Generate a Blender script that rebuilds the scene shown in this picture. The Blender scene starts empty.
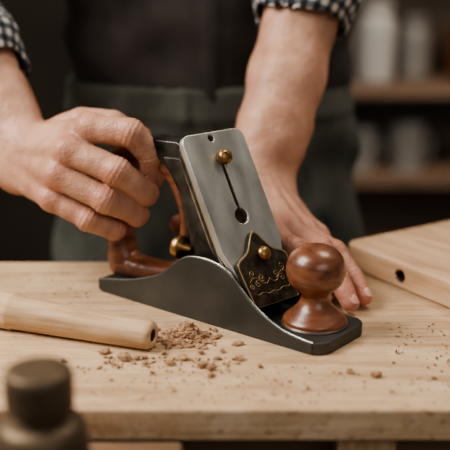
import bpy, bmesh, math, random
import numpy as np
from mathutils import Vector, Matrix
random.seed(4); np.random.seed(4)
SC = bpy.context.scene.collection

# ---------------------------------------------------------------- materials
def newmat(name):
    m = bpy.data.materials.new(name); m.use_nodes = True
    nt = m.node_tree; return m, nt, nt.nodes["Principled BSDF"]
def N(nt, t, **kw):
    n = nt.nodes.new(t)
    for k, v in kw.items(): setattr(n, k, v)
    return n
def ramp(nt, stops):
    r = N(nt, "ShaderNodeValToRGB"); e = r.color_ramp.elements
    while len(e) < len(stops): e.new(0.5)
    for i, (p, c) in enumerate(stops):
        e[i].position = p; e[i].color = (*c, 1)
    return r
def simple(name, cols, rough=.5, metal=0., nscale=40, stretch=(1,1,1), bump=.1, bscale=None, coat=0, bdist=.001, detail=6, rvar=0, dist=0):
    m, nt, b = newmat(name)
    tc = N(nt, "ShaderNodeTexCoord"); mp = N(nt, "ShaderNodeMapping"); mp.inputs["Scale"].default_value = stretch
    nt.links.new(tc.outputs["Object"], mp.inputs[0])
    no = N(nt, "ShaderNodeTexNoise"); no.inputs["Scale"].default_value = nscale; no.inputs["Detail"].default_value = detail; no.inputs["Distortion"].default_value = dist
    nt.links.new(mp.outputs[0], no.inputs[0])
    r = ramp(nt, [(.3 + .4*i/max(1, len(cols)-1), c) for i, c in enumerate(cols)])
    nt.links.new(no.outputs["Fac"], r.inputs[0]); nt.links.new(r.outputs[0], b.inputs["Base Color"])
    b.inputs["Roughness"].default_value = rough; b.inputs["Metallic"].default_value = metal
    if rvar:
        mr = N(nt, "ShaderNodeMapRange"); mr.inputs[1].default_value = .3; mr.inputs[2].default_value = .7
        mr.inputs[3].default_value = rough-rvar; mr.inputs[4].default_value = rough+rvar
        n4 = N(nt, "ShaderNodeTexNoise"); n4.inputs["Scale"].default_value = nscale*1.7; n4.inputs["Detail"].default_value = 8
        nt.links.new(mp.outputs[0], n4.inputs[0]); nt.links.new(n4.outputs["Fac"], mr.inputs[0]); nt.links.new(mr.outputs[0], b.inputs["Roughness"])
    b.inputs["Coat Weight"].default_value = coat; b.inputs["Coat Roughness"].default_value = .2
    n2 = N(nt, "ShaderNodeTexNoise"); n2.inputs["Scale"].default_value = bscale or nscale*3; n2.inputs["Detail"].default_value = 5
    nt.links.new(mp.outputs[0], n2.inputs[0])
    bp = N(nt, "ShaderNodeBump"); bp.inputs["Strength"].default_value = bump; bp.inputs["Distance"].default_value = bdist
    nt.links.new(n2.outputs["Fac"], bp.inputs["Height"]); nt.links.new(bp.outputs[0], b.inputs["Normal"])
    return m

def bench_mat():
    m, nt, b = newmat("bench_wood"); L = nt.links.new
    tc = N(nt, "ShaderNodeTexCoord")
    def noise(scale, detail, st=(1,1,1), dist=0, rot=0):
        mp = N(nt, "ShaderNodeMapping"); mp.inputs["Scale"].default_value = st; mp.inputs["Rotation"].default_value = (0,0,rot); L(tc.outputs["Object"], mp.inputs[0])
        n = N(nt, "ShaderNodeTexNoise"); n.inputs["Scale"].default_value = scale; n.inputs["Detail"].default_value = detail; n.inputs["Distortion"].default_value = dist
        L(mp.outputs[0], n.inputs[0]); return n
    def mul(a, c, f):
        mx = N(nt, "ShaderNodeMix", data_type='RGBA', blend_type='MULTIPLY'); mx.inputs[0].default_value = f
        L(a, mx.inputs[6]); L(c, mx.inputs[7]); return mx.outputs[2]
    no = noise(5, 10, (1,9,9), .7)           # broad grain figure along the length
    r = ramp(nt, [(.32, (.455, .30, .175)), (.5, (.57, .405, .255)), (.68, (.645, .48, .32))]); L(no.outputs["Fac"], r.inputs[0])
    ng = noise(14, 6, (1,22,22), .2)         # fine fibres
    rg = ramp(nt, [(.36, (.80, .74, .67)), (.55, (1, 1, 1))]); L(ng.outputs["Fac"], rg.inputs[0])
    c = mul(r.outputs[0], rg.outputs[0], .75)
    n2 = noise(7, 7, (1,1.8,1)); r2 = ramp(nt, [(.32, (.76, .70, .64)), (.52, (1.0, 1.0, 1.0))]); L(n2.outputs["Fac"], r2.inputs[0])
    c = mul(c, r2.outputs[0], .55)
    n3 = noise(170, 3, (1,1.6,1)); r3 = ramp(nt, [(.28, (.40, .31, .23)), (.36, (1, 1, 1))]); L(n3.outputs["Fac"], r3.inputs[0])
    c = mul(c, r3.outputs[0], .8)
    for st, rot, f in (((1,14,1), .05, .45), ((1,16,1), .5, .25), ((1,18,1), -.9, .22)):
        n5 = noise(22, 2, st, .2, rot); r5 = ramp(nt, [(.490, (1,1,1)), (.5, (.62,.52,.43)), (.510, (1,1,1))]); L(n5.outputs["Fac"], r5.inputs[0])
        c = mul(c, r5.outputs[0], f)
    n6 = noise(45, 10, (1,1.5,1)); r6 = ramp(nt, [(.50, (0,0,0)), (.75, (1,1,1))]); L(n6.outputs["Fac"], r6.inputs[0])
    mx = N(nt, "ShaderNodeMix", data_type='RGBA'); mu = N(nt, "ShaderNodeMath", operation='MULTIPLY'); mu.inputs[1].default_value = .32
    L(r6.outputs[0], mu.inputs[0]); L(mu.outputs[0], mx.inputs[0]); L(c, mx.inputs[6]); mx.inputs[7].default_value = (.74,.62,.47,1)
    L(mx.outputs[2], b.inputs["Base Color"]); b.inputs["Roughness"].default_value = .6
    bp = N(nt, "ShaderNodeBump"); bp.inputs["Strength"].default_value = .4; bp.inputs["Distance"].default_value = .001
    ad = N(nt, "ShaderNodeMath", operation='ADD'); L(ng.outputs["Fac"], ad.inputs[0]); L(n3.outputs["Fac"], ad.inputs[1])
    L(ad.outputs[0], bp.inputs["Height"]); L(bp.outputs[0], b.inputs["Normal"])
    return m

def skin_mat():
    m, nt, b = newmat("skin"); L = nt.links.new
    tc = N(nt, "ShaderNodeTexCoord")
    no = N(nt, "ShaderNodeTexNoise"); no.inputs["Scale"].default_value = 34; no.inputs["Detail"].default_value = 9
    L(tc.outputs["Object"], no.inputs[0])
    r = ramp(nt, [(.3, (.39, .19, .12)), (.5, (.49, .268, .18)), (.7, (.57, .335, .235))]); L(no.outputs["Fac"], r.inputs[0])
    at = N(nt, "ShaderNodeAttribute", attribute_name="red")
    mx = N(nt, "ShaderNodeMix", data_type='RGBA'); L(at.outputs["Fac"], mx.inputs[0]); L(r.outputs[0], mx.inputs[6])
    mx.inputs[7].default_value = (.57, .215, .155, 1)
    L(mx.outputs[2], b.inputs["Base Color"])
    b.inputs["Roughness"].default_value = .44
    b.inputs["Subsurface Weight"].default_value = .12; b.inputs["Subsurface Radius"].default_value = (1, .35, .2); b.inputs["Subsurface Scale"].default_value = .003
    n2 = N(nt, "ShaderNodeTexVoronoi"); n2.inputs["Scale"].default_value = 560; L(tc.outputs["Object"], n2.inputs[0])
    n3 = N(nt, "ShaderNodeTexNoise"); n3.inputs["Scale"].default_value = 150; n3.inputs["Detail"].default_value = 7; L(tc.outputs["Object"], n3.inputs[0])
    b1 = N(nt, "ShaderNodeBump"); b1.inputs["Strength"].default_value = .35; b1.inputs["Distance"].default_value = .0009; L(n2.outputs["Distance"], b1.inputs["Height"])
    b2 = N(nt, "ShaderNodeBump"); b2.inputs["Strength"].default_value = .6; b2.inputs["Distance"].default_value = .0020
    L(n3.outputs["Fac"], b2.inputs["Height"]); L(b1.outputs[0], b2.inputs["Normal"]); L(b2.outputs[0], b.inputs["Normal"])
    return m

def check_mat():
    m, nt, b = newmat("checked_cloth"); L = nt.links.new
    outs = []
    for a in ("au", "av"):
        at = N(nt, "ShaderNodeAttribute", attribute_name=a)
        mu = N(nt, "ShaderNodeMath", operation='MULTIPLY'); mu.inputs[1].default_value = 1/.0135; L(at.outputs["Fac"], mu.inputs[0])
        fr = N(nt, "ShaderNodeMath", operation='FRACT'); L(mu.outputs[0], fr.inputs[0])
        gt = N(nt, "ShaderNodeMath", operation='GREATER_THAN'); gt.inputs[1].default_value = .5; L(fr.outputs[0], gt.inputs[0])
        outs.append(gt)
    ad = N(nt, "ShaderNodeMath", operation='ADD'); L(outs[0].outputs[0], ad.inputs[0]); L(outs[1].outputs[0], ad.inputs[1])
    hf = N(nt, "ShaderNodeMath", operation='MULTIPLY'); hf.inputs[1].default_value = .5; L(ad.outputs[0], hf.inputs[0])
    r = ramp(nt, [(0, (.60, .58, .54)), (.5, (.11, .115, .13)), (1, (.014, .015, .022))]); L(hf.outputs[0], r.inputs[0])
    L(r.outputs[0], b.inputs["Base Color"]); b.inputs["Roughness"].default_value = .9
    return m

M_bench = bench_mat(); M_skin = skin_mat(); M_check = check_mat()
M_nail = simple("nail", [(.60,.34,.26),(.68,.42,.33)], .3, nscale=80, bump=.02)
M_body = simple("plane_cast_iron", [(.055,.055,.049),(.070,.070,.062),(.088,.087,.077)], .47, .6, 22, bump=.06, bscale=600, rvar=.05, detail=8)
M_edge = simple("ground_steel_edge", [(.22,.22,.2),(.42,.42,.39)], .34, 1, 120, bump=.05, bscale=500)
M_cap = simple("worn_steel", [(.33,.33,.305),(.49,.49,.46),(.60,.60,.57)], .42, .88, 30, (1,.5,1), .12, 400, rvar=.1, detail=10)
M_dark = simple("dark_steel", [(.022,.022,.02),(.060,.058,.052),(.11,.106,.094)], .42, .8, 60, bump=.15, bscale=300, rvar=.08, detail=9)
M_plate = simple("bronze_plate", [(.030,.025,.020),(.066,.054,.041),(.12,.098,.07)], .48, .8, 130, bump=.35, bscale=300, rvar=.1)
M_brass = simple("brass", [(.27,.155,.065),(.46,.29,.13)], .4, 1, 120, bump=.15)
M_gold = simple("gilt_engraving", [(.40,.29,.15),(.52,.40,.22)], .4, .8, 120, bump=.0)
M_tote = simple("satin_rosewood", [(.085,.028,.013),(.185,.062,.028),(.28,.105,.048)], .36, 0, 20, (1,1,5), .08, 200, coat=.35, dist=1.2)
M_knob = simple("satin_walnut", [(.080,.027,.013),(.175,.062,.029),(.25,.098,.047)], .34, 0, 26, (1,1,4), .08, 200, coat=.4, dist=1.5)
M_dowel = simple("dowel_wood", [(.42,.27,.155),(.55,.375,.23),(.62,.455,.30)], .65, 0, 26, (7,7,.8), .3, 60)
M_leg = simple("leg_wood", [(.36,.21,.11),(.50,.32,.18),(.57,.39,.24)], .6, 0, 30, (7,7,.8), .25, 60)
M_board = simple("board_wood", [(.42,.26,.15),(.54,.355,.22),(.60,.42,.275)], .5, 0, 14, (1,6,6), .15, 60)
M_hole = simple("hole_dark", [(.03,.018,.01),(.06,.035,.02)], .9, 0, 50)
M_crumb = simple("sawdust", [(.17,.088,.048),(.34,.20,.115),(.50,.34,.205)], .9, 0, 260, bump=.4)
M_vest = simple("dark_vest_cloth", [(.018,.0135,.012),(.038,.029,.025)], .9, 0, 30, bump=.3, bscale=900)
M_trs = simple("olive_cloth", [(.054,.056,.046),(.092,.093,.077)], .92, 0, 25, bump=.4, bscale=900)
M_vise = simple("aged_bronze", [(.09,.062,.04),(.20,.145,.09)], .5, .6, 40, bump=.2)
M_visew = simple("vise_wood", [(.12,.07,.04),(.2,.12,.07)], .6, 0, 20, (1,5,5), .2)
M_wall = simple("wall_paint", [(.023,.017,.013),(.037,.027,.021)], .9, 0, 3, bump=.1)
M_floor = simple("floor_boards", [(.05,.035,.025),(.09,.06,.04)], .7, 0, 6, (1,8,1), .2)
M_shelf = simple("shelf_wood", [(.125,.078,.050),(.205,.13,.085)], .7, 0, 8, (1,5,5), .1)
M_shelfb = simple("shelf_back", [(.10,.074,.056),(.145,.108,.082)], .8, 0, 5, bump=.1)
M_white = simple("white_ceramic", [(.32,.31,.295),(.40,.39,.37)], .5, 0, 5, bump=.0)
M_grey = simple("grey_enamel", [(.17,.16,.15),(.24,.23,.215)], .45, .2, 8, bump=.0)
M_amber = simple("amber_tin", [(.25,.10,.035),(.34,.15,.055)], .4, 0, 8, bump=.0)
M_boot = simple("boot_leather", [(.03,.018,.012),(.06,.035,.02)], .5, 0, 30)

# ---------------------------------------------------------------- helpers
def link(o, parent=None):
    SC.objects.link(o)
    if parent is not None: o.parent = parent
    return o
def empty(name, loc=(0,0,0), rz=0):
    e = bpy.data.objects.new(name, None); e.location = loc; e.rotation_euler = (0,0,rz); e.empty_display_size = .05
    return link(e)
def mesh_obj(name, bm, mat, parent=None, smooth=True, matrix=None):
    me = bpy.data.meshes.new(name); bmesh.ops.recalc_face_normals(bm, faces=bm.faces[:]); bm.to_mesh(me); bm.free()
    if smooth: 
        for p in me.polygons: p.use_smooth = True
    me.materials.append(mat); o = bpy.data.objects.new(name, me); link(o, parent)
    if matrix is not None: o.matrix_local = matrix
    return o
def bevel(o, w, seg=3, ang=35):
    b = o.modifiers.new("bevel", 'BEVEL'); b.width = w; b.segments = seg; b.limit_method = 'ANGLE'; b.angle_limit = math.radians(ang)
    b.harden_normals = False
    return o
def wn(o):
    o.modifiers.new("wn", 'WEIGHTED_NORMAL'); return o
def box(name, lo, hi, mat, parent=None, bw=.002, matrix=None):
    bm = bmesh.new(); bmesh.ops.create_cube(bm, size=1)
    for v in bm.verts:
        v.co = Vector([(lo[i]+hi[i])/2 + v.co[i]*(hi[i]-lo[i]) for i in range(3)])
    o = mesh_obj(name, bm, mat, parent, True, matrix); bevel(o, bw); wn(o); return o
def prism(name, pts, ax, lo, hi, mat, parent=None, bw=.0008, matrix=None, cutter=None, seg=2):
    bm = bmesh.new(); A = []; B = []
    for p in pts:
        for arr, t in ((A, lo), (B, hi)):
            c = [0,0,0]; c[ax] = t; oth = [i for i in range(3) if i != ax]; c[oth[0]] = p[0]; c[oth[1]] = p[1]
            arr.append(bm.verts.new(c))
    bm.faces.new(A); bm.faces.new(B[::-1]); n = len(pts)
    for i in range(n): bm.faces.new((A[i], A[(i+1)%n], B[(i+1)%n], B[i]))
    o = mesh_obj(name, bm, mat, parent, True, matrix)
    if cutter is not None:
        bo = o.modifiers.new("b", 'BOOLEAN'); bo.object = cutter; bo.operation = 'DIFFERENCE'; bo.solver = 'EXACT'
    bevel(o, bw, seg, 40); wn(o); return o
def lathe(name, prof, mat, parent=None, seg=64, matrix=None, loc=None):
    bm = bmesh.new(); rings = []
    for r, z in prof:
        if r < 1e-6: rings.append([bm.verts.new((0,0,z))])
        else: rings.append([bm.verts.new((r*math.cos(2*math.pi*i/seg), r*math.sin(2*math.pi*i/seg), z)) for i in range(seg)])
    for a, b in zip(rings, rings[1:]):
        for i in range(seg):
            j = (i+1) % seg
            if len(a) == 1 and len(b) == 1: continue
            if len(a) == 1: bm.faces.new((a[0], b[i], b[j]))
            elif len(b) == 1: bm.faces.new((a[i], a[j], b[0]))
            else: bm.faces.new((a[i], a[j], b[j], b[i]))
    o = mesh_obj(name, bm, mat, parent, True, matrix)
    if loc is not None: o.location = loc
    return o
def smoothprof(pts, n=6):
    P = [np.array(p, float) for p in pts]; out = []
    for i in range(len(P)-1):
        p0 = P[max(i-1,0)]; p1 = P[i]; p2 = P[i+1]; p3 = P[min(i+2,len(P)-1)]
        for k in range(n):
            t = k/n
            out.append(tuple(.5*((2*p1)+(-p0+p2)*t+(2*p0-5*p1+4*p2-p3)*t*t+(-p0+3*p1-3*p2+p3)*t**3)))
    out.append(tuple(P[-1])); return out
def plate2d(name, loops, ext, bev, mat, parent, matrix):
    cu = bpy.data.curves.new(name, 'CURVE'); cu.dimensions = '2D'; cu.fill_mode = 'BOTH'
    for lp in loops:
        s = cu.splines.new('POLY'); s.points.add(len(lp)-1)
        for p, q in zip(s.points, lp): p.co = (q[0], q[1], 0, 1)
        s.use_cyclic_u = True
    cu.extrude = ext; cu.bevel_depth = bev; cu.bevel_resolution = 2; cu.offset = -bev
    o = bpy.data.objects.new(name + "_c", cu); SC.objects.link(o)
    dg = bpy.context.evaluated_depsgraph_get(); me = bpy.data.meshes.new_from_object(o.evaluated_get(dg))
    bpy.data.objects.remove(o); me.name = name; me.materials.clear(); me.materials.append(mat)
    o = bpy.data.objects.new(name, me); link(o, parent); o.matrix_local = matrix; return o
def tube(name, pts, r, mat, parent, matrix=None):
    cu = bpy.data.curves.new(name, 'CURVE'); cu.dimensions = '3D'; s = cu.splines.new('POLY'); s.points.add(len(pts)-1)
    for p, q in zip(s.points, pts): p.co = (*q, 1)
    cu.bevel_depth = r; cu.bevel_resolution = 2; cu.materials.append(mat); o = bpy.data.objects.new(name, cu); link(o, parent)
    if matrix is not None: o.matrix_local = matrix
    return o

# ---------------- implicit surface mesher (surface nets)
def smin(a, b, k):
    h = np.clip(.5 + .5*(b-a)/k, 0, 1); return b*(1-h) + a*h - k*h*(1-h)
def cone(P, a, b, ra, rb):
    a = np.asarray(a, float); b = np.asarray(b, float); ab = b-a
    t = np.clip(((P-a) @ ab)/max(ab@ab, 1e-12), 0, 1)
    return np.linalg.norm(P - a - t[:,None]*ab, axis=1) - (ra + t*(rb-ra))
def sph(P, c, r): return np.linalg.norm(P-np.asarray(c), axis=1) - r
def surfnet(name, sdf, lo, hi, h, mat, parent=None, attrs=None):
    lo = np.array(lo, float); hi = np.array(hi, float); B = 8
    nb = np.ceil((hi-lo)/h/B).astype(int) + 1; n = nb*B
    bi = np.stack(np.meshgrid(*[np.arange(k) for k in nb], indexing='ij'), -1).reshape(-1,3)
    fc = sdf(lo + (bi*B + (B-1)/2)*h)
    F = np.repeat(np.repeat(np.repeat(np.where(fc.reshape(nb) < 0, -1., 1.), B, 0), B, 1), B, 2)
    act = bi[np.abs(fc) < math.sqrt(3)*B*h/2*1.5 + h]
    off = np.stack(np.meshgrid(*[np.arange(B)]*3, indexing='ij'), -1).reshape(-1,3)
    for c in range(0, len(act), 300):
        ij = (act[c:c+300, None, :]*B + off[None]).reshape(-1,3)
        F[ij[:,0], ij[:,1], ij[:,2]] = sdf(lo + ij*h)
    S = F < 0
    cs = np.zeros(np.array(S.shape)-1, np.int8); cor = [(i,j,k) for i in (0,1) for j in (0,1) for k in (0,1)]
    for (i,j,k) in cor: cs += S[i:S.shape[0]-1+i, j:S.shape[1]-1+j, k:S.shape[2]-1+k]
    A = (cs > 0) & (cs < 8); cells = np.argwhere(A); idx = -np.ones(A.shape, int); idx[A] = np.arange(len(cells))
    acc = np.zeros((len(cells),3)); cnt = np.zeros(len(cells))
    for a in cor:
        for ax in range(3):
            if a[ax]: continue
            b = list(a); b[ax] = 1
            ca = cells + a; cb = cells + b
            va = F[ca[:,0],ca[:,1],ca[:,2]]; vb = F[cb[:,0],cb[:,1],cb[:,2]]
            mk = (va < 0) != (vb < 0); t = np.where(mk, va/np.where(mk, va-vb, 1), 0)
            acc += np.where(mk[:,None], np.array(a) + t[:,None]*(np.array(b)-np.array(a)), 0); cnt += mk
    V = lo + h*(cells + acc/cnt[:,None])
    for it in range(2):
        f = sdf(V); e = h*.35; g = np.stack([(sdf(V+np.eye(3)[i]*e)-sdf(V-np.eye(3)[i]*e))/(2*e) for i in range(3)], 1)
        g2 = np.maximum((g*g).sum(1), .05); st = -(f/g2)[:,None]*g; ln = np.linalg.norm(st, axis=1)
        st *= np.minimum(1, .5*h/np.maximum(ln, 1e-9))[:,None]; V = V + st
    Q = []
    for ax in range(3):
        p, q = [(1,2),(2,0),(0,1)][ax]
        s0 = [slice(1,-1)]*3; s1 = [slice(1,-1)]*3
        s0[ax] = slice(0,-1); s1[ax] = slice(1,None)
        D = S[tuple(s0)] != S[tuple(s1)]; e = np.argwhere(D)
        bse = e + 1; bse[:,ax] -= 1
        ins = S[bse[:,0],bse[:,1],bse[:,2]]
        def ci(dp, dq):
            c = bse.copy(); c[:,p] += dp; c[:,q] += dq; return idx[c[:,0],c[:,1],c[:,2]]
        quad = np.stack([ci(-1,-1), ci(0,-1), ci(0,0), ci(-1,0)], 1)
        quad[~ins] = quad[~ins][:, ::-1]; Q.append(quad)
    Q = np.concatenate(Q); Q = Q[(Q >= 0).all(1)]
    me = bpy.data.meshes.new(name); me.vertices.add(len(V)); me.vertices.foreach_set("co", V.ravel())
    me.loops.add(len(Q)*4); me.loops.foreach_set("vertex_index", Q.ravel().astype(np.int32))
    me.polygons.add(len(Q)); me.polygons.foreach_set("loop_start", np.arange(0, len(Q)*4, 4, dtype=np.int32))
    me.update(calc_edges=True); me.validate()
    me.polygons.foreach_set("use_smooth", np.ones(len(me.polygons), bool))
    if attrs:
        for k, fn in attrs.items():
            a = me.attributes.new(k, 'FLOAT', 'POINT'); a.data.foreach_set("value", fn(V).astype(np.float32))
    me.materials.append(mat); o = bpy.data.objects.new(name, me); return link(o, parent)

# ================================================================= ROOM
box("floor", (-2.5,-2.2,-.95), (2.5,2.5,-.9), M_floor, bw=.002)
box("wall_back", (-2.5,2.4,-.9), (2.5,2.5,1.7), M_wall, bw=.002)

# ================================================================= WORKBENCH
wb = empty("workbench")
top = box("bench_top", (-.75,-.2,-.026), (.75,.142,0), M_bench, wb, .0025)
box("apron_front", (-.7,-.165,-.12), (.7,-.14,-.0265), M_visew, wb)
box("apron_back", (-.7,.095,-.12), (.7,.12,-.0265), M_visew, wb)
for i, (x, y) in enumerate([(-.66,-.18),(.105,-.185),(.66,-.18),(-.66,.09),(.66,.09)]):
    box(f"leg_{i+1}", (x-.022,y-.005,-.9), (x+.022,y+.04,-.0265), M_leg, wb)
box("stretcher", (-.7,-.02,-.75), (.7,.02,-.69), M_board, wb)

# ================================================================= HAND PLANE
TH = math.radians(-38.9)
hp = empty("hand_plane", (-.1255,.0535,0), TH)
W = .073
def rr(s0, s1, t0, t1, r0, r1, n=8):
    pts = []
    for (cx, cy, a0, r) in ((s1-r1, t1-r1, 0, r1), (s0+r0, t1-r0, 90, r0), (s0+r0, t0+r0, 180, r0), (s1-r1, t0+r1, 270, r1)):
        for k in range(n+1):
            a = math.radians(a0+90*k/n); pts.append((cx+r*math.cos(a), cy+r*math.sin(a)))
    return pts
prism("sole", rr(0,.262,0,W,.010,.015), 2, 0, .011, M_body, hp, .0012)
prof = smoothprof([(.004,.0125),(.03,.017),(.05,.0215),(.07,.028),(.088,.036),(.102,.048),(.115,.0565),(.13,.0595),(.148,.0585),(.163,.053),(.176,.042),(.19,.030),(.205,.021),(.222,.0145),(.24,.0115),(.252,.0107)], 5)
poly = [(.004,.002)] + prof + [(.252,.002)]
prism("side_wall_near", poly, 1, -.0002, .0045, M_body, hp, .0008)
prism("side_wall_far", poly, 1, W-.0045, W+.0002, M_body, hp, .0008)
for nm, t0 in (("near", .0022), ("far", W-.0022)):
    tube("ground_edge_"+nm, [(s, t0, z-.0005) for s, z in prof], .0013, M_edge, hp)
kp = smoothprof([(.0,.0112),(.0265,.0112),(.0275,.0135),(.0268,.0165),(.022,.021),(.0158,.027),(.0125,.033),(.0125,.037),(.0165,.0415),(.0222,.0475),(.0250,.055),(.0252,.0615),(.0230,.0690),(.0185,.0750),(.0115,.0792),(.004,.0808),(0,.081)], 6)
lathe("front_knob", kp, M_knob, hp, 72, loc=(.2280,.0395,0))
lathe("knob_ring", [(0,.0105),(.0290,.0105),(.0292,.0118),(.0285,.0124),(0,.0124)], M_body, hp, 64, loc=(.2280,.0395,0))
# frog (iron casting carrying the blade)
frog = [(.176,.011),(.092,.011),(.094,.03),(.0965,.06),(.0955,.085),(.088,.107),(.076,.125),(.058,.139),(.041,.147),(.040,.1515),(.086,.1530),(.0975,.147)]
prism("frog", frog, 1, .024, .052, M_dark, hp, .0015)
rib = [(.168,.011),(.112,.011),(.106,.05),(.104,.085),(.096,.108),(.082,.128),(.074,.139),(.0985,.140)]
prism("frog_rib_near", rib, 1, .0185, .0245, M_dark, hp, .0012)
prism("frog_rib_far", rib, 1, .0515, .0565, M_dark, hp, .0012)
# tote
Tt = .0375
tote_pts = [(.004,.020,.0155),(-.001,.045,.0128),(-.002,.075,.0135),(.002,.105,.0150),(.012,.130,.0135),(.030,.141,.0105),(.050,.135,.0085),(.066,.123,.0075),(.079,.106,.0068),(.0860,.085,.0065),(.0865,.060,.0065),(.084,.038,.0075),(.072,.024,.0095),(.045,.019,.0115),(.004,.018,.013)]
tp = smoothprof(tote_pts, 4)
def tote_sdf(P):
    Q = P.copy(); Q[:,1] = (P[:,1]-Tt)*.92
    d = np.full(len(P), 9.)
    for a, b in zip(tp, tp[1:]):
        d = smin(d, cone(Q, (a[0],0,a[1]), (b[0],0,b[1]), a[2], b[2]), .003)
    return np.maximum(d, .0112-P[:,2])
surfnet("tote_handle", tote_sdf, (-.03,.01,0), (.11,.065,.165), .0022, M_tote, hp)
# blade assembly frame
yaw = math.radians(-9); ca, sa = math.cos(yaw), math.sin(yaw)
lean = math.radians(60)
def rz(v): return Vector((v[0]*ca - v[1]*sa, v[0]*sa + v[1]*ca, v[2]))
uax = rz((-math.cos(lean),0,math.sin(lean))); wax = rz((0,1,0)); nax = rz((math.sin(lean),0,math.cos(lean)))
def bframe(off):
    o = Vector((.1745,.0340,.015)) + nax*off
    m = Matrix.Identity(4)
    for i, c in enumerate((wax, uax, nax)):
        for r in range(3): m[r][i] = c[r]
    m.translation = o; return m
def circ(cx, cy, r, n=28): return [(cx+r*math.cos(2*math.pi*i/n), cy+r*math.sin(2*math.pi*i/n)) for i in range(n)]
def caploop(w0, w1, h0, h1, r):
    return [(-w0,h0),(w0,h0),(w0,h0+.012),(w1,h0+.035)] + [(w1-r+r*math.cos(math.radians(a)), h1-r+r*math.sin(math.radians(a))) for a in range(0,91,15)] + \
           [(-w1+r+r*math.cos(math.radians(a)), h1-r+r*math.sin(math.radians(a))) for a in range(90,181,15)] + [(-w1,h0+.035),(-w0,h0+.012)]
plate2d("plane_iron", [caploop(.025,.032,-.002,.156,.006)], .0014, .0004, M_dark, hp, bframe(.0030))
plate2d("iron_backing", [caploop(.024,.030,.02,.150,.006)], .0012, .0004, M_edge, hp, bframe(-.0016))
plate2d("chip_breaker", [caploop(.025,.0335,.002,.158,.008)], .0012, .0004, M_edge, hp, bframe(.0082))
slot = [(-.0016,.131),(-.0016,.086)] + [(.0070*math.cos(math.radians(a)), .080+.0070*math.sin(math.radians(a))) for a in range(105,436,15)] + [(.0016,.086),(.0016,.131)]
plate2d("lever_cap", [caploop(.0285,.0362,.018,.1605,.009), slot, circ(-.003,.1545,.0030)], .0022, .0009, M_cap, hp, bframe(.0140))
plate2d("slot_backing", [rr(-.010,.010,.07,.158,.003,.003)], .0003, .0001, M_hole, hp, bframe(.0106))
lathe("lever_screw", smoothprof([(.0042,-.004),(.0042,.002),(.0064,.0025),(.0070,.005),(.0062,.0078),(.0038,.0095),(0,.0100)],4), M_brass, hp, 40, matrix=bframe(.0168) @ Matrix.Translation((.001,.1345,0)))
plate2d("screw_slot", [[(-.0006,-.004),(.0006,-.004),(.0006,.004),(-.0006,.004)]], .0003,.0001, M_hole, hp, bframe(.0266) @ Matrix.Translation((.001,.1345,0)) @ Matrix.Rotation(.7,4,'Z'))
pl = smoothprof([(-.026,-.002),(-.0275,.012),(-.0295,.034),(-.0265,.0405),(-.014,.047),(-.0045,.060),(0,.0635),(.0045,.060),(.014,.047),(.0265,.0405),(.0295,.034),(.0275,.012),(.026,-.002)], 4)
plate2d("clamp_plate", [pl], .0022, .0008, M_plate, hp, bframe(.0205))
plate2d("clamp_rim", [pl, [(x*.965, .0018+(y-.0018)*.967) for x, y in pl]], .0002, .0002, M_gold, hp, bframe(.0235))
lathe("clamp_screw", smoothprof([(.003,-.004),(.0045,.0),(.0062,.001),(.0065,.0038),(.005,.0062),(.003,.0072),(0,.0075)],4), M_brass, hp, 40, matrix=bframe(.0236) @ Matrix.Translation((.0015,.0415,0)))
# engraved scrollwork: symmetrical vine with curled tendrils
def spiral(cx, cy, r0, turns, a0, sgn, n=34):
    return [(cx+sgn*r0*(1-.85*i/n)*math.cos(a0+turns*2*math.pi*i/n), cy+r0*(1-.85*i/n)*math.sin(a0+turns*2*math.pi*i/n), 0) for i in range(n+1)]
k = 0
for sg in (1,-1):
    vine = smoothprof([(0,.0200),(.004,.0165),(.009,.0175),(.0135,.0225),(.0185,.0235),(.0225,.0205)], 8)
    k += 1; tube(f"scroll_{k}", [(sg*x, y, 0) for x, y in vine], .00030, M_gold, hp, bframe(.0236))
    for (cx, cy, r0, tn, a0) in ((.0085,.0225,.0034,1.35,4.3),(.0175,.0275,.0034,1.35,4.6),(.0145,.0175,.0030,-1.3,1.8),(.0215,.0165,.0026,-1.3,1.4)):
        k += 1; tube(f"scroll_{k}", spiral(sg*cx, cy, r0, tn, a0, sg), .00028, M_gold, hp, bframe(.0236))
    k += 1; tube(f"scroll_{k}", [(sg*x, y, 0) for x, y in smoothprof([(0,.0085),(.006,.0075),(.012,.0095),(.018,.0085),(.022,.0105)], 6)], .00028, M_gold, hp, bframe(.0236))
mw = Matrix.Translation((.089,.0175,.058)) @ Matrix.Rotation(math.radians(90),4,'Y')
wp = [(0,-.002),(.004,-.002),(.005,.001),(.0100,.0015),(.0108,.003),(.0108,.0080),(.0100,.0095),(.005,.010),(.004,.02),(0,.02)]
lathe("adjuster_wheel", wp, M_brass, hp, 48, matrix=mw)

# ================================================================= DOWEL (turned handle)
def between(a, b):
    a = Vector(a); b = Vector(b); z = (b-a).normalized(); q = z.to_track_quat('Z','Y').to_matrix().to_4x4(); q.translation = a; return q, (b-a).length
m, Ld = between((-.270,-.0115,.0169), (-.0590,-.0920,.0127))
r0, r1 = .0160, .0119
dp = [(0,.0),(r0-.002,0),(r0,.002),(r0,Ld*.40),(r0+.0006,Ld*.405),(r0-.0008,Ld*.415),(r1+.0006,Ld-.006),(r1+.0002,Ld-.003),(r1-.0010,Ld-.0008),(r1-.0022,Ld),(.0060,Ld),(.0054,Ld-.001),(.0052,Ld-.02),(0,Ld-.02)]
dw = lathe("wooden_dowel", dp, M_dowel, None, 48, matrix=m)
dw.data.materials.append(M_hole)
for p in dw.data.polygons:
    if p.center.z > Ld-.0205 and math.hypot(p.center.x, p.center.y) < .0053: p.material_index = 1

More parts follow.
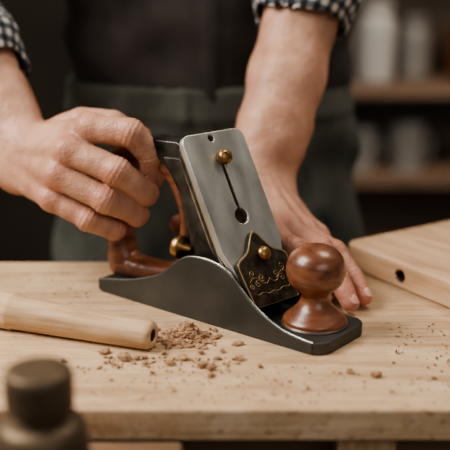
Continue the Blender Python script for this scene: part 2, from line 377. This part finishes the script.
# ================================================================= BOARD
e1 = Vector((.541,-.841,0)); e2 = Vector((.841,.541,0))
mb = Matrix.Identity(4)
for r in range(3): mb[r][0] = e1[r]; mb[r][1] = e2[r]
mb.translation = Vector((.1235,.1275,0))
cut = bpy.data.objects.new("c", bpy.data.meshes.new("c")); bmc = bmesh.new()
for sx in (.085, .25):
    bmesh.ops.create_cone(bmc, cap_ends=True, segments=32, radius1=.0055, radius2=.0055, depth=.06,
        matrix=Matrix.Translation((sx,0,.013)) @ Matrix.Rotation(math.pi/2,4,'X'))
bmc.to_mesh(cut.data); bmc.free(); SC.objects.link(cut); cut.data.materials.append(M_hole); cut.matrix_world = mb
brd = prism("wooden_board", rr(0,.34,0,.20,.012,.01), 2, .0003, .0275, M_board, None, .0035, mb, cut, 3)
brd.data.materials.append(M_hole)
bpy.context.view_layer.update(); dg = bpy.context.evaluated_depsgraph_get()
me2 = bpy.data.meshes.new_from_object(brd.evaluated_get(dg)); brd.modifiers.clear(); brd.data = me2; bpy.data.objects.remove(cut)

# ================================================================= CRUMBS
bm = bmesh.new()
def crumb(x, y, r, z=None):
    g = bmesh.ops.create_icosphere(bm, subdivisions=1, radius=1)
    sx, sy, sz = r*random.uniform(.8,1.4), r*random.uniform(.6,1.1), r*random.uniform(.5,.85)
    a = random.uniform(0,6.28); zz = (sz*.8 if z is None else z)
    for v in g['verts']:
        c = v.co * random.uniform(.75,1.25)
        x0, y0 = c.x*sx, c.y*sy
        v.co = Vector((x+x0*math.cos(a)-y0*math.sin(a), y+x0*math.sin(a)+y0*math.cos(a), max(.0001, zz+c.z*sz)))
def curl(x, y, r, w):
    """little shaving curl: a thin ribbon rolled into an arc"""
    a0 = random.uniform(0,6.28); ya = random.uniform(0,3.14); n = 9; vs0 = []; vs1 = []
    for i in range(n+1):
        a = a0 + i/n*random.uniform(3.6,4.2); px = r*math.cos(a); pz = r*math.sin(a)+r+.0003
        for arr, s in ((vs0,-w),(vs1,w)):
            arr.append(bm.verts.new((x+px*math.cos(ya)-s*math.sin(ya), y+px*math.sin(ya)+s*math.cos(ya), pz)))
    for i in range(n): bm.faces.new((vs0[i],vs0[i+1],vs1[i+1],vs1[i]))
for i in range(950):
    x, y = random.gauss(0,.0092), random.gauss(0,.0078)
    hgt = .015*math.exp(-(x*x/.00015+y*y/.00011))
    crumb(-.033+x, -.069+y, random.uniform(.0010,.0034), random.uniform(.0006, max(.0009,hgt)))
for (x, y, r) in [(-.099,-.1005,.0045),(-.081,-.113,.0054),(-.071,-.113,.0034),(-.0174,-.128,.0048),(-.010,-.133,.0038),(-.057,-.139,.0028),(.0109,-.082,.0040),(.012,-.113,.0040),(.098,-.139,.0030),(.117,-.146,.0044),(-.044,-.123,.0034),(-.034,-.112,.0042),(-.10,-.13,.0022),(-.02,-.10,.0036),(.135,-.12,.002),(-.012,-.128,.003),(.09,-.139,.0018),(-.064,-.122,.0036),(-.065,-.110,.0030),(.05,-.155,.0020),(-.002,-.098,.0030),(-.011,-.145,.003),(-.05,-.102,.0034),(-.006,-.112,.0026),(.028,-.128,.0022),(-.085,-.127,.0024),(-.13,-.116,.0024)]:
    crumb(x, y, r)
for i in range(230):
    crumb(random.gauss(-.01,.09), random.uniform(-.192,-.125), random.uniform(.0003,.0012))
for i in range(100):
    crumb(random.uniform(-.10,.012), random.uniform(-.128,-.108), random.uniform(.0005,.0018))
for i in range(80):
    crumb(random.uniform(.14,.19), random.uniform(-.17,-.03), random.uniform(.0004,.0014))
for i in range(40):
    crumb(random.uniform(-.2,-.13), random.uniform(.03,.12), random.uniform(.0004,.0011))
for (x, y) in [(.062,-.168),(.142,-.100),(.160,-.150),(.035,-.178),(-.04,-.172),(.125,-.175),(-.088,-.152),(.19,-.12)]:
    curl(x, y, random.uniform(.0012,.0022), random.uniform(.001,.002))
mesh_obj("sawdust_crumbs", bm, M_crumb, None, False)

# ================================================================= VISE (foreground)
vs = empty("bench_vise")
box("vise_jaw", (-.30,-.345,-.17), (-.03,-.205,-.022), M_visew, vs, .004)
vx, vy = -.1125, -.300
lathe("screw_head", smoothprof([(0,-.0225),(.028,-.0225),(.0290,-.015),(.0290,.022),(.0282,.036),(.024,.0435),(.0155,.046),(.0145,.0485),(.0185,.0505),(.0208,.054),(.0212,.068),(.0205,.0745),(.0175,.0775),(.006,.0785),(0,.0785)],4), M_vise, vs, 56, loc=(vx,vy,0))

# ================================================================= WOODWORKER
ww = empty("woodworker", (0,0,0))
def finger(P, J, R, k=.003):
    d = cone(P, J[0], J[1], R[0], R[1])
    for i in range(1, len(J)-1): d = smin(d, cone(P, J[i], J[i+1], R[i], R[i+1]), k)
    return d
def make_arm(name, wrist, wdir, elbow, shoulder, fingers, thumb, palmr, dors, lo, hi, wr=.0215, thenar=None):
    wrist = np.array(wrist); wdir = np.array(wdir)/np.linalg.norm(wdir); elbow = np.array(elbow); fd = elbow-wrist
    mcps = [np.array(f[0][0]) for f in fingers]; dors = np.array(dors)/np.linalg.norm(dors)
    def sdf(P):
        a1, a2 = wrist+wdir*.0125, wrist-wdir*.0125
        mid = wrist + fd*.45
        d = smin(cone(P, a1, wrist+fd*.25+wdir*.011, wr*.93, .027), cone(P, a2, wrist+fd*.25-wdir*.011, wr*.93, .027), .014)
        d = smin(d, cone(P, wrist+fd*.20, mid, .029, .0375), .025)
        d = smin(d, cone(P, mid, elbow, .0375, .045), .02)
        p = None
        for i, mc in enumerate(mcps):
            w0 = wrist + wdir*(.014-.0093*i)
            c = cone(P, w0, mc, .0185, palmr[i]); p = c if p is None else smin(p, c, .010)
        for i in range(3):
            c = cone(P, mcps[i]*.9+wrist*.1, mcps[i+1]*.9+wrist*.1, palmr[i]-.0022, palmr[i+1]-.0022); p = smin(p, c, .006)
        if thenar is not None:
            for (a, b, ra, rb) in thenar: p = smin(p, cone(P, a, b, ra, rb), .014)
        d = smin(d, p, .018)
        for i, mc in enumerate(mcps):
            d = smin(d, cone(P, mc + dors*.0085, wrist + wdir*(.008-.0053*i) + dors*.0150, .0042, .0040), .006)
        for mc, kd in zip(mcps, [f[2] for f in fingers]):
            d = smin(d, sph(P, mc + np.array(kd)*.0046, .0098), .006)
        f = None
        for J, R, kd in fingers:
            g = finger(P, J, R)
            kd = np.array(kd)/np.linalg.norm(kd)
            g = smin(g, sph(P, np.array(J[1])+kd*.0022, R[1]*.93), .004)
            for ji, A in ((1, .00042), (2, .00036)):
                j = np.array(J[ji]); ax = np.array(J[ji+1])-np.array(J[ji-1]); ax = ax/np.linalg.norm(ax)
                q = P-j; t = q@ax; rd = np.exp(-(np.linalg.norm(q,axis=1)/(R[ji]*1.9))**4)
                g = g + A*np.cos(t*2*math.pi/.0044)*np.exp(-(t/.0062)**2)*rd*(q@kd > -.2*R[ji])
            f = g if f is None else smin(f, g, .0006)
        f = smin(f, finger(P, thumb[0], thumb[1]), .002)
        d = smin(d, f, .0045)
        d += .0005*np.sin(P[:,0]*150+np.sin(P[:,2]*120))*np.sin(P[:,1]*140+P[:,2]*90)
        return d
    def red(V):
        r = np.zeros(len(V))
        for J, R, kd in fingers:
            r += .8*np.exp(-(np.linalg.norm(V-np.array(J[-1]),axis=1)/.015)**2)
            r += .55*np.exp(-(np.linalg.norm(V-np.array(J[1])-np.array(kd)*.006,axis=1)/.012)**2)
            r += .45*np.exp(-(np.linalg.norm(V-np.array(J[0])-np.array(kd)*.008,axis=1)/.013)**2)
            r += .4*np.exp(-(np.linalg.norm(V-np.array(J[2]),axis=1)/.013)**2)
        r += .5*np.exp(-(np.linalg.norm(V-np.array(thumb[0][-1]),axis=1)/.018)**2)
        return np.clip(r, 0, .85)
    surfnet(name, sdf, lo, hi, .00145, M_skin, ww, {"red": red})
def nail(name, c, along, nrm, w=.0054, l=.0066):
    along = Vector(along).normalized(); nrm = Vector(nrm); nrm = (nrm - along*nrm.dot(along)).normalized(); sd = along.cross(nrm)
    m = Matrix.Identity(4)
    for i, cc in enumerate((sd, along, nrm)):
        for r in range(3): m[r][i] = cc[r]
    m.translation = Vector(c)
    bm = bmesh.new(); bmesh.ops.create_uvsphere(bm, u_segments=24, v_segments=16, radius=1)
    for v in bm.verts:
        x, y, z = v.co; s = 1/max(abs(x)**4+abs(y)**4, 1e-9)**.25 if abs(x)+abs(y) > .3 else 1
        s = min(s, 1.12) if math.hypot(x,y) > .9 else 1
        v.co = Vector((x*w*s, y*l*s, z*.0012 - .35*(x*w)**2/w))
    mesh_obj(name, bm, M_nail, ww, True, m)

# --- right hand (gripping the tote), picture left
F1 = [
 ([(-.1225,.047,.160),(-.0855,.036,.1575),(-.0675,.045,.135),(-.0685,.056,.110)], [.0134,.0130,.0118,.0102], (-.2,-.6,.75)),
 ([(-.1425,.039,.141),(-.0980,.0250,.1240),(-.0735,.040,.1000),(-.0775,.064,.091)], [.0134,.0133,.0119,.0104], (-.4,-.8,.4)),
 ([(-.1540,.039,.118),(-.1090,.0255,.0985),(-.0825,.042,.0800),(-.0860,.066,.074)], [.0131,.0127,.0113,.0100], (-.5,-.8,.2)),
 ([(-.1600,.045,.094),(-.1270,.034,.0775),(-.1035,.044,.0640),(-.1000,.064,.060)], [.0120,.0112,.0100,.0090], (-.6,-.75,0)),
]
W1 = (-.200,.110,.119)
T1 = ([(-.178,.112,.138),(-.140,.102,.157),(-.108,.100,.156),(-.082,.103,.142)], [.0165,.0135,.0118,.0098])
E1 = (-.332,.270,.300)
make_arm("right_arm", W1, (.47,0,.88), E1, None, F1, T1, [.0135,.0138,.0132,.0122], (-.70,-.55,.38), (-.40,-.01,.03), (-.03,.34,.37), wr=.0235,
         thenar=[((-.185,.108,.122),(-.150,.088,.130),.022,.017)])
nail("right_index_nail", (-.0582,.0490,.1160), (0,.45,-.9), (1,-.55,0), .0058, .0072)

# --- left hand (steadying behind the plane), picture right
F2 = [
 ([(.042,.055,.058),(.064,.026,.050),(.080,.010,.030),(.090,.002,.0115)], [.0118,.0105,.0095,.0084], (-.1,0,1)),
 ([(.062,.060,.059),(.089,.026,.050),(.104,.004,.029),(.113,-.012,.0110)], [.0120,.0108,.0096,.0085], (.1,0,1)),
 ([(.079,.070,.052),(.104,.040,.043),(.119,.021,.025),(.128,.006,.0105)], [.0115,.0102,.0092,.0083], (.25,0,1)),
 ([(.091,.083,.043),(.110,.060,.034),(.121,.044,.020),(.128,.031,.0095)], [.0105,.0090,.0082,.0074], (.4,0,1)),
]
W2 = (.036,.135,.083)
T2 = ([(.018,.120,.068),(-.008,.108,.058),(-.028,.103,.057),(-.046,.104,.052)], [.0150,.0120,.0115,.0098])
E2 = (.100,.272,.310)
make_arm("left_arm", W2, (-.84,-.47,.28), E2, None, F2, T2, [.0122,.0124,.0118,.0108], (.25,-.35,.9), (-.08,-.04,-.01), (.18,.34,.38), wr=.0225,
         thenar=[((.020,.118,.066),(.022,.085,.045),.019,.014)])
for nm, J, nr in (("left_middle_nail", F2[1], (.35,-.15,1)), ("left_ring_nail", F2[2], (.45,-.1,1)), ("left_little_nail", F2[3], (.5,-.1,1)), ("left_index_nail", F2[0], (.2,-.1,1))):
    a = Vector(J[0][-2]); b = Vector(J[0][-1]); al = (b-a).normalized(); n = Vector(nr); n = (n-al*n.dot(al)).normalized()
    nail(nm, b + n*(J[1][-1]-.0009) - al*.001, al, n, .0052 if nm != "left_little_nail" else .0044, .0060)

# --- rolled sleeves
def make_sleeve(name, wrist, elbow, shoulder, f0, lo, hi, rc):
    wrist = np.array(wrist); elbow = np.array(elbow); shoulder = np.array(shoulder); c0 = wrist + (elbow-wrist)*f0
    ax = (elbow-wrist)/np.linalg.norm(elbow-wrist); c1 = c0 + ax*.035
    def sdf(P):
        d = cone(P, c0+ax*rc*.9, elbow, rc, .060)
        d = smin(d, cone(P, elbow, shoulder, .060, .078), .03)
        roll = cone(P, c0+ax*rc*.9, c1+ax*rc*.9, rc+.005, rc+.006)
        d = smin(d, roll, .004)
        t = (P-c0) @ ax
        d = d + .0026*np.sin(t*95+np.sin(P[:,0]*40)*1.5)*np.sin(P[:,1]*45+P[:,0]*30) + .0014*np.sin(P[:,2]*150+P[:,0]*60)
        d = np.maximum(d, -t)
        hollow = cone(P, wrist, c0+ax*.05, rc-.003, rc-.003)
        d = np.maximum(d, -hollow)
        return d
    s1 = np.cross(ax, (0,0,1)); s1 /= np.linalg.norm(s1); s2 = np.cross(ax, s1)
    def au(V):
        q = V-c0; return 2 + np.arctan2(q@s1, q@s2)*rc*1.0
    surfnet(name, sdf, lo, hi, .0035, M_check, ww, {"au": au, "av": lambda V: 2+(V-c0)@ax})
make_sleeve("right_sleeve", W1, E1, (-.215,.42,.56), .29, (-.46,.06,.08), (-.08,.54,.68), .050)
make_sleeve("left_sleeve", W2, E2, (.175,.42,.56), .61, (-.04,.08,.14), (.29,.54,.68), .052)

# --- torso in vest
CX, CY = -.02, .425
def interp(z, zs, vs): return np.interp(z, zs, vs)
def vest(P):
    z = P[:,2]
    a = interp(z, [.05,.15,.3,.48,.58,.64,.70], [.182,.180,.192,.215,.205,.150,.07]); b = interp(z, [.05,.15,.3,.48,.58,.64,.70], [.116,.114,.122,.135,.12,.09,.05])
    x = (P[:,0]-CX)/a; y = (P[:,1]-CY)/b
    d = (np.sqrt(x*x+y*y)-1)*b*.95
    d += .0035*np.sin(P[:,0]*38+z*22)*np.sin(z*34-P[:,0]*12) + .002*np.sin(z*80+np.sin(P[:,0]*30)*2)
    d = np.maximum(d, .120-z); d = np.maximum(d, z-.665)
    d -= .0018*np.exp(-((P[:,0]-CX-.004)/.010)**4)
    return d
surfnet("vest", vest, (-.27,.27,.10), (.23,.58,.70), .005, M_vest, ww)
def trous(P):
    z = P[:,2]
    a = interp(z, [-.25,-.06,.06,.14,.16], [.20,.207,.197,.186,.184]); b = interp(z, [-.25,-.06,.14,.16], [.125,.128,.119,.118])
    x = (P[:,0]-CX)/a; y = (P[:,1]-CY)/b
    d = (np.sqrt(x*x+y*y)-1)*b*.95
    d = np.maximum(d, -.20-z)
    for sg in (-1,1):
        l = cone(P, (CX+sg*.098,CY,-.16), (CX+sg*.115,CY+.01,-.50), .100, .078); l = smin(l, cone(P, (CX+sg*.115,CY+.01,-.50), (CX+sg*.12,CY+.02,-.80), .078, .062), .03)
        d = smin(d, l, .03)
    d += .0055*np.sin(P[:,0]*26+z*30)*np.sin(z*19+P[:,0]*22+1) + .0022*np.sin(z*60+np.sin(P[:,0]*35)*2.2)
    X = P[:,0]-CX
    d -= .0040/(1+np.exp(-(z-.118)/.0015))
    for lx in (-.10,-.028,.055,.12): d -= .0032*np.exp(-((X-lx)/.0060)**6)*np.exp(-((z-.138)/.026)**8)
    d += .0030*np.exp(-((X-.012-.0*z)/.0030)**2)*(z < .118)
    for sg in (-1,1): d += .0035*np.exp(-(((X*sg-.09)-(.118-z)*.42)/.0032)**2)*(z < .118)*(z > -.03)
    return np.maximum(np.maximum(d, z-.160), -.82-z)
surfnet("trousers", trous, (-.29,.24,-.86), (.25,.60,.19), .006, M_trs, ww)
for sg, nm in ((-1,"right_boot"),(1,"left_boot")):
    cx = CX+sg*.122
    def boot(P, cx=cx):
        d = smin(cone(P, (cx,CY+.03,-.78), (cx,CY+.03,-.86), .05, .042), cone(P, (cx,CY+.02,-.865), (cx+sg*.015,CY-.13,-.87), .038, .036), .03)
        return np.maximum(d, -.8995-P[:,2])
    surfnet(nm, boot, (cx-.09,CY-.2,-.91), (cx+.09,CY+.11,-.70), .006, M_boot, ww)

# ================================================================= BACKGROUND SHELVES
X0, X1, Y0, Y1 = .20, 1.5, 2.02, 2.36
box("shelf_back_panel", (X0-.05,2.372,-.9), (X1+.05,2.399,.9), M_shelfb)  # back panel of the shelves, set against the wall
for i, z in enumerate((-.60,-.345,-.075,.36)):
    e = empty("wooden_shelf", (0,0,0))
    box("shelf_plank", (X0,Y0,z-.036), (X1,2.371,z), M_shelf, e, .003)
    for bx in (X0+.3, X1-.15):
        prism("bracket", [(Y0+.05,z-.0365),(2.371,z-.0365),(2.371,z-.09),(2.34,z-.09)], 0, bx, bx+.02, M_shelf, e, .002)
def jar(name, x, y, z, r, h, mat):
    p = smoothprof([(0,0),(r*.85,0),(r,.06*h),(r,.7*h),(r*.86,.8*h),(r*.66,.85*h),(r*.66,.88*h),(r*.78,.89*h),(r*.78,.98*h),(r*.7,h),(0,h)],3)
    return lathe(name, p, mat, None, 40, loc=(x,y,z+.001))
jar("storage_jar", .455, 2.13, -.075, .055, .235, M_white)
jar("storage_jar", .580, 2.2, -.075, .05, .19, M_grey)
jar("storage_jar", .345, 2.2, -.075, .045, .16, M_grey)
def mug(name, x, y, z, r, h, mat):
    e = empty(name, (x,y,z+.001))
    lathe("cup", smoothprof([(0,0),(r*.82,0),(r*.9,.05*h),(r,h*.95),(r,h),(r*.92,h),(r*.85,.1*h),(0,.08*h)],3), mat, e, 40)
    tube("cup_handle", [(r*.9+.45*r*math.sin(a), 0, h*.5+h*.32*math.cos(a)) for a in [math.pi*i/14 for i in range(15)]], r*.11, mat, e)
    return e
mug("enamel_mug", .42, 2.13, -.345, .05, .115, M_grey)
mug("enamel_mug", .565, 2.13, -.345, .055, .13, M_grey)
jar("tin_can", .32, 2.1, -.345, .035, .10, M_amber)
for i, (x, w, hh, mt) in enumerate([(.70,.10,.16,M_amber),(.86,.12,.13,M_shelf)]):
    box("storage_box" , (x,2.08,-.0740), (x+w,2.28,-.0745+hh), mt, None, .004)

# ================================================================= LIGHTS
def area(name, loc, tgt, sx, sy, power, col):
    l = bpy.data.lights.new(name, 'AREA'); l.shape = 'RECTANGLE'; l.size = sx; l.size_y = sy; l.energy = power; l.color = col
    o = bpy.data.objects.new(name, l); o.location = loc; o.rotation_euler = (Vector(tgt)-Vector(loc)).to_track_quat('-Z','Y').to_euler(); link(o)
area("window_light", (-1.1,-.25,1.15), (0,0,0), .85, .85, 39, (1,.935,.85))
area("warm_overhead", (.6,.25,1.4), (0,.0,0), .5, .5, 9, (1,.88,.74))  # small warm area light from the upper right
area("added_fill", (.7,-1.6,1.1), (0,0,.1), 1.2, .8, 6.5, (1,.97,.94))  # added fill behind the camera, gives the metal something bright to reflect
area("added_shelf_fill", (.9,1.3,1.0), (.5,2.2,0), .5, .5, 15, (1,.86,.72))  # added area light that brightens and warms the background shelves
w = bpy.data.worlds.new("world"); bpy.context.scene.world = w; w.use_nodes = True
w.node_tree.nodes["Background"].inputs[0].default_value = (.76,.70,.64,1); w.node_tree.nodes["Background"].inputs[1].default_value = .21
bpy.context.scene.view_settings.look = 'AgX - Medium High Contrast'

# ================================================================= CAMERA
cd = bpy.data.cameras.new("camera"); cam = bpy.data.objects.new("camera", cd); link(cam)
cam.location = (0,-.84,.322); cam.rotation_euler = (math.radians(74),0,0)
cd.lens = 78; cd.sensor_width = 36; cd.clip_start = .02
cd.dof.use_dof = True; cd.dof.focus_distance = .845; cd.dof.aperture_fstop = 3.4
bpy.context.scene.camera = cam
